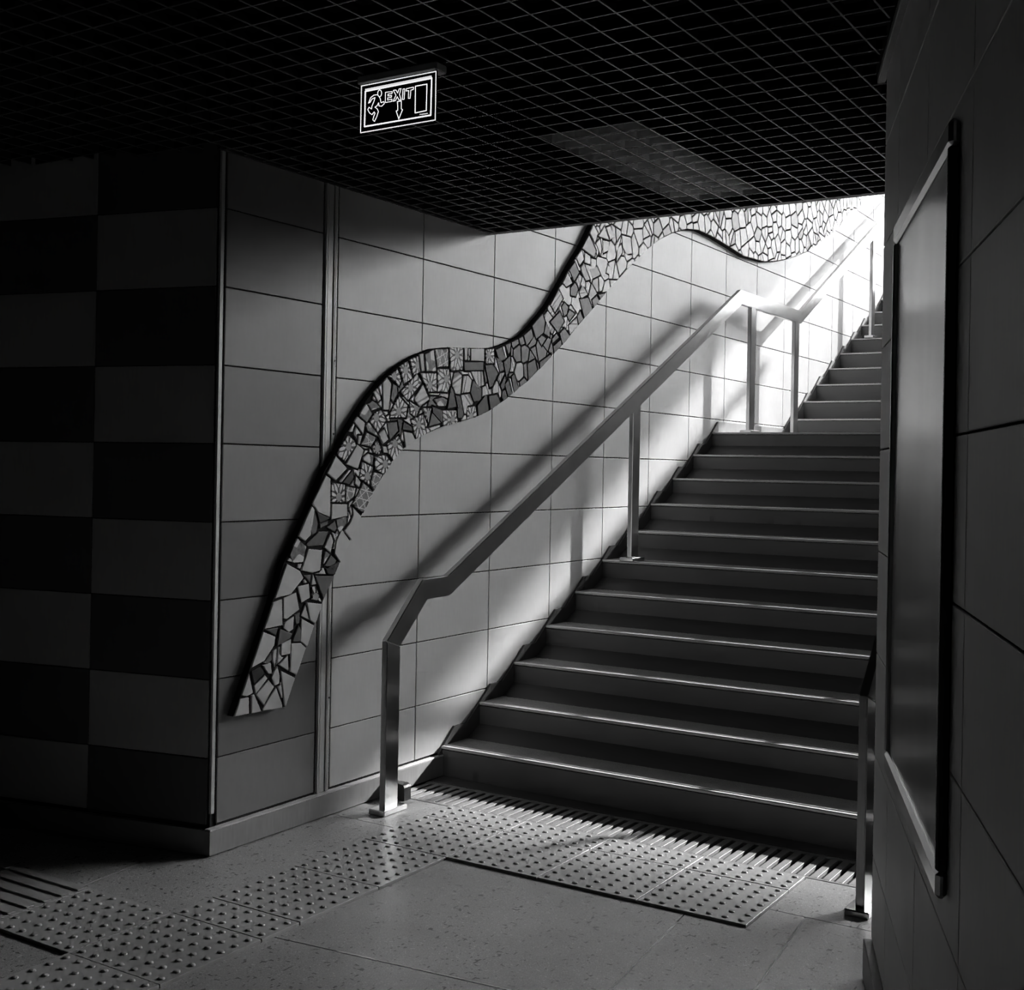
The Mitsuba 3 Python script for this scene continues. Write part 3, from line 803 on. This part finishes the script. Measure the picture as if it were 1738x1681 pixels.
# ------------------------------------------------------------------ ceiling grid
LX0, LX1, LY0, LY1 = 1.158, 1.552, 0.388, 1.582       # the lamp's opening in the grid
def ceiling_grid():
    pitch, w, h = 0.1, 0.0055, 0.03
    y_end = EDGE - 0.047
    for k in range(-46, 34):
        x = 0.055 + pitch * k
        # run between the end of the hall and the edge beam, clear of the walls
        ya = -4.4
        yb = y_end
        if x <= 0.012:
            yb = -0.03 + x * math.tan(LA) - 0.02
        if x >= 2.40:
            yb = 0.30 - (x - 2.433) / math.tan(RA) - 0.12
        if x < -4.4 or yb - ya < 0.3:
            continue
        inside = LX0 + 0.02 < x < LX1 - 0.02
        m = cat(*[cham_box(x - w / 2, x + w / 2, p, q, CEIL + 0.0021, CEIL + h, 0.001) for p, q in (((ya, LY0), (LY1, yb)) if inside else ((ya, yb),))])
        key = add(numbered('ceiling__grid_bar'), mikit.ply(m, 'm_grid'))
        add(key + '__flange', mikit.ply(cham_box(x - w / 2, x + w / 2, ya, yb, CEIL, CEIL + 0.002), 'm_flange'))
    for k in range(-45, 17):
        y = 0.085 + pitch * k
        if y > y_end - 0.02 or y < -4.4:
            continue
        xa = 0.002 if y > -0.02 else max(-4.4, (y + 0.03) / math.tan(LA) + 0.05)
        xb = 6.98 if y > 0.30 else 2.433 + (0.30 - y) * math.tan(RA) - 0.04
        # cut between the long bars so that the pieces do not cross: one notched bar, lower edge 1 mm up
        inside = LY0 + 0.02 < y < LY1 - 0.02
        m = cat(*[cham_box(p, q, y - w / 2, y + w / 2, CEIL + 0.0025, CEIL + h - 0.0012, 0.001) for p, q in (((xa, LX0), (LX1, xb)) if inside else ((xa, xb),))])
        key = add(numbered('ceiling__cross_bar'), mikit.ply(m, 'm_grid'))
        add(key + '__flange', mikit.ply(cham_box(xa, xb, y - w / 2, y + w / 2, CEIL + 0.0003, CEIL + 0.0022), 'm_flange'))
ceiling_grid()
add('ceiling__edge_trim', mikit.ply(cham_box(0.0075, 0.022, -0.04, EDGE - 0.047, CEIL - 0.001, CEIL + 0.06), 'm_black_paint'))
# louvred lamp above the grid, switched off
def lamp():
    thing('ceiling_light', 'long louvred ceiling lamp set in the dark grid, switched off', 'ceiling light')
    x0, x1, y0, y1, z = LX0, LX1, LY0, LY1, CEIL + 0.0035
    t = 0.004
    side = cat(cham_box(x0, x0 + t, y0, y1, z, z + 0.09), cham_box(x1 - t, x1, y0, y1, z, z + 0.09), cham_box(x0, x1, y0, y0 + t, z, z + 0.09), cham_box(x0, x1, y1 - t, y1, z, z + 0.09), cham_box(x0, x1, y0, y1, z + 0.088, z + 0.095))
    add('ceiling_light__housing', mikit.ply(side, 'm_housing'))
    for i in range(2):
        tube = trimesh.creation.cylinder(radius=0.013, height=1.15, sections=14)
        tube.apply_transform(trimesh.transformations.rotation_matrix(math.pi / 2, [1, 0, 0]))
        tube.apply_translation([x0 + 0.1 + 0.2 * i, (y0 + y1) / 2, z + 0.066])
        add(numbered('ceiling_light__tube'), mikit.ply(tube, 'm_plain', smooth=40))
    for k in range(3):
        x = 1.255 + 0.1 * k
        add(numbered('ceiling_light__long_blade'), mikit.ply(cham_box(x - 0.002, x + 0.002, y0 + t, y1 - t, z, z + 0.040), 'm_reflector'))
    for k in range(12):
        y = 0.485 + 0.1 * k
        if y < y1 - 0.03:
            add(numbered('ceiling_light__blade'), mikit.ply(cham_box(x0 + t, x1 - t, y - 0.002, y + 0.002, z + 0.001, z + 0.038), 'm_reflector'))
lamp()
# cable trunking under the ceiling on the right wall
add('cable_trunking_3', mikit.ply(cham_box(-0.10, 4.5, 0.0015, 0.026, CEIL + 0.002, CEIL + 0.030, 0.003), 'm_skirting', to_world=R_FRAME),
    'thin cable trunking where the right wall meets the ceiling', kind='structure')

# ------------------------------------------------------------------ exit sign
def exit_sign():
    thing('exit_sign', 'edge-lit exit sign with a running figure hanging under the ceiling', 'sign')
    y = -0.44
    x0, x1, z0, z1 = 1.040, 1.3245, 2.4985, 2.6425
    Wd, Hd = x1 - x0, z1 - z0
    add('exit_sign__housing', mikit.ply(cham_box(x0 - 0.012, x1 + 0.002, y - 0.006, y + 0.05, z1 + 0.004, CEIL - 0.0005, 0.004), 'm_plain'))
    add('exit_sign__panel', mikit.ply(cham_box(x0, x1, y, y + 0.006, z0, z1 + 0.004, 0.0008), 'm_acrylic'))
    # picture traced in the sign's own plane; q is the quadrilateral of the panel in the tracing
    q = np.array([(140, 365), (1540, 135), (1510, 1050), (130, 1235)], float)
    t = np.array([(0, 1), (1, 1), (1, 0), (0, 0)], float)
    A = []
    for (a, b), (u, v) in zip(q, t):
        A += [[a, b, 1, 0, 0, 0, -u * a, -u * b, -u], [0, 0, 0, a, b, 1, -v * a, -v * b, -v]]
    Hm = np.linalg.svd(np.array(A))[2][-1].reshape(3, 3)
    def uv(p):
        w = Hm @ np.array([p[0], p[1], 1.0])
        return (x0 + Wd * w[0] / w[2], z0 + Hd * w[1] / w[2])
    GL = {'type': 'area', 'radiance': {'type': 'rgb', 'value': [SIGN] * 3}}
    def stroke(name, lines, w, closed=True, k=1.0):
        g = []
        for l in lines:
            pts = [uv(p) for p in l]
            if closed: pts = pts + [pts[0]]
            g.append(sg.LineString(pts).buffer(w / 2, join_style=1, quad_segs=3))
        g = unary_union(g)
        m = cat(*[extrude_y(h, y - 0.0016, y - 0.0002) for h in getattr(g, 'geoms', [g])])
        add('exit_sign__' + name, mikit.ply(m, 'm_plain', emitter={'type': 'area', 'radiance': {'type': 'rgb', 'value': [SIGN * k] * 3}}))
    stroke('lit_edge', [[(150, 368), (1530, 140), (1502, 1040), (138, 1228)]], 0.0032, k=0.8)
    stroke('inner_border', [[(222, 470), (1448, 262), (1420, 950), (210, 1118)]], 0.0045)
    m = None
    band = sg.Polygon([uv(p) for p in [(215, 425), (1445, 212), (1450, 280), (225, 480)]])
    add('exit_sign__light_bar', mikit.ply(extrude_y(band, y - 0.0012, y - 0.0003), 'm_plain', emitter={'type': 'area', 'radiance': {'type': 'rgb', 'value': [SIGN * 0.75] * 3}}))
    stroke('door_symbol', [[(1145, 405), (1358, 372), (1340, 862), (1135, 900)]], 0.0030)
    stroke('arrow', [[(812, 680), (882, 668), (880, 815), (905, 830), (835, 1000), (788, 852), (818, 838)]], 0.0026)
    man = [(445, 540), (380, 545), (320, 590), (280, 690), (305, 680), (345, 615), (400, 590), (380, 660), (345, 745), (335, 800), (290, 765), (268, 810), (300, 870), (345, 905), (385, 855), (400, 880), (375, 945), (360, 1000), (390, 1030), (430, 950), (462, 850), (440, 800), (400, 770), (440, 740), (465, 690), (475, 750), (520, 755), (570, 710), (560, 670), (510, 690), (495, 610), (470, 570)]
    head = [(485 + 36 * math.cos(t), 515 + 62 * math.sin(t)) for t in np.linspace(0, 2 * math.pi, 14)[:-1]]
    stroke('running_figure', [man, head], 0.0024)
    E_ = [(592, 500), (718, 490), (712, 525), (640, 535), (638, 570), (705, 562), (702, 595), (632, 605), (630, 645), (712, 630), (708, 672), (588, 690)]
    X_ = [(738, 470), (785, 462), (815, 520), (845, 445), (880, 440), (850, 545), (878, 650), (838, 650), (810, 590), (775, 660), (732, 672), (785, 560)]
    I_ = [(915, 450), (948, 445), (935, 640), (902, 645)]
    T_ = [(978, 445), (1110, 420), (1105, 465), (1060, 475), (1045, 625), (1012, 628), (1020, 480), (975, 490)]
    stroke('lettering', [E_, X_, I_, T_], 0.0022)
    # maker's mark below the door symbol
    a, b = np.array(uv((1215, 945))), np.array(uv((1375, 915)))
    tm = meshkit.text_mesh('Pelsan', 0.0042, 0.001)
    tm.apply_scale([0.92 * (b[0] - a[0]) / tm.extents[0], 1, 1])
    v = tm.vertices
    mk = trimesh.Trimesh(np.c_[v[:, 0] + a[0], y - 0.0013 + v[:, 2], v[:, 1] + a[1]], tm.faces[:, ::-1], process=False)
    add('exit_sign__small_lettering', mikit.ply(mk, 'm_plain', emitter={'type': 'area', 'radiance': {'type': 'rgb', 'value': [SIGN * 0.8] * 3}}))
SIGN = 1.0
exit_sign()

# ------------------------------------------------------------------ display case on the right wall
def poster():
    thing('display_case', 'slim metal display case with a pale creased sheet on the right wall', 'display case')
    s0, s1, z0, z1 = 0.500, 1.465, 0.735, 2.125
    p = 0.028
    b = 0.050
    def fr(name, m, mat='m_frame', **k):
        add('display_case__' + name, mikit.ply(m, mat, to_world=R_FRAME, **k))
    fr('back_box', cham_box(s0 + 0.01, s1 - 0.01, 0.0073, 0.012, z0 + 0.01, z1 - 0.01), 'm_black_paint')
    fr('frame_rail', cham_box(s0, s1, 0.0073, p, z1 - b, z1, 0.008))
    fr('frame_rail_001', cham_box(s0, s1, 0.0073, p, z0, z0 + b, 0.008))
    fr('frame_stile', cham_box(s0, s0 + 0.018, 0.0073, p, z0 + b, z1 - b, 0.004))
    fr('frame_stile_001', cham_box(s1 - 0.018, s1, 0.0073, p, z0 + b, z1 - b, 0.004), 'm_black_paint')  # black colour stands in for the shadow on this near stile
    sh = cham_box(s0 + 0.02, s1 - 0.02, 0.0125, 0.0165, z0 + b, z1 - b)
    fr('sheet', sh, 'm_poster', uv=np.array(sh.vertices)[:, [0, 2]])
poster()
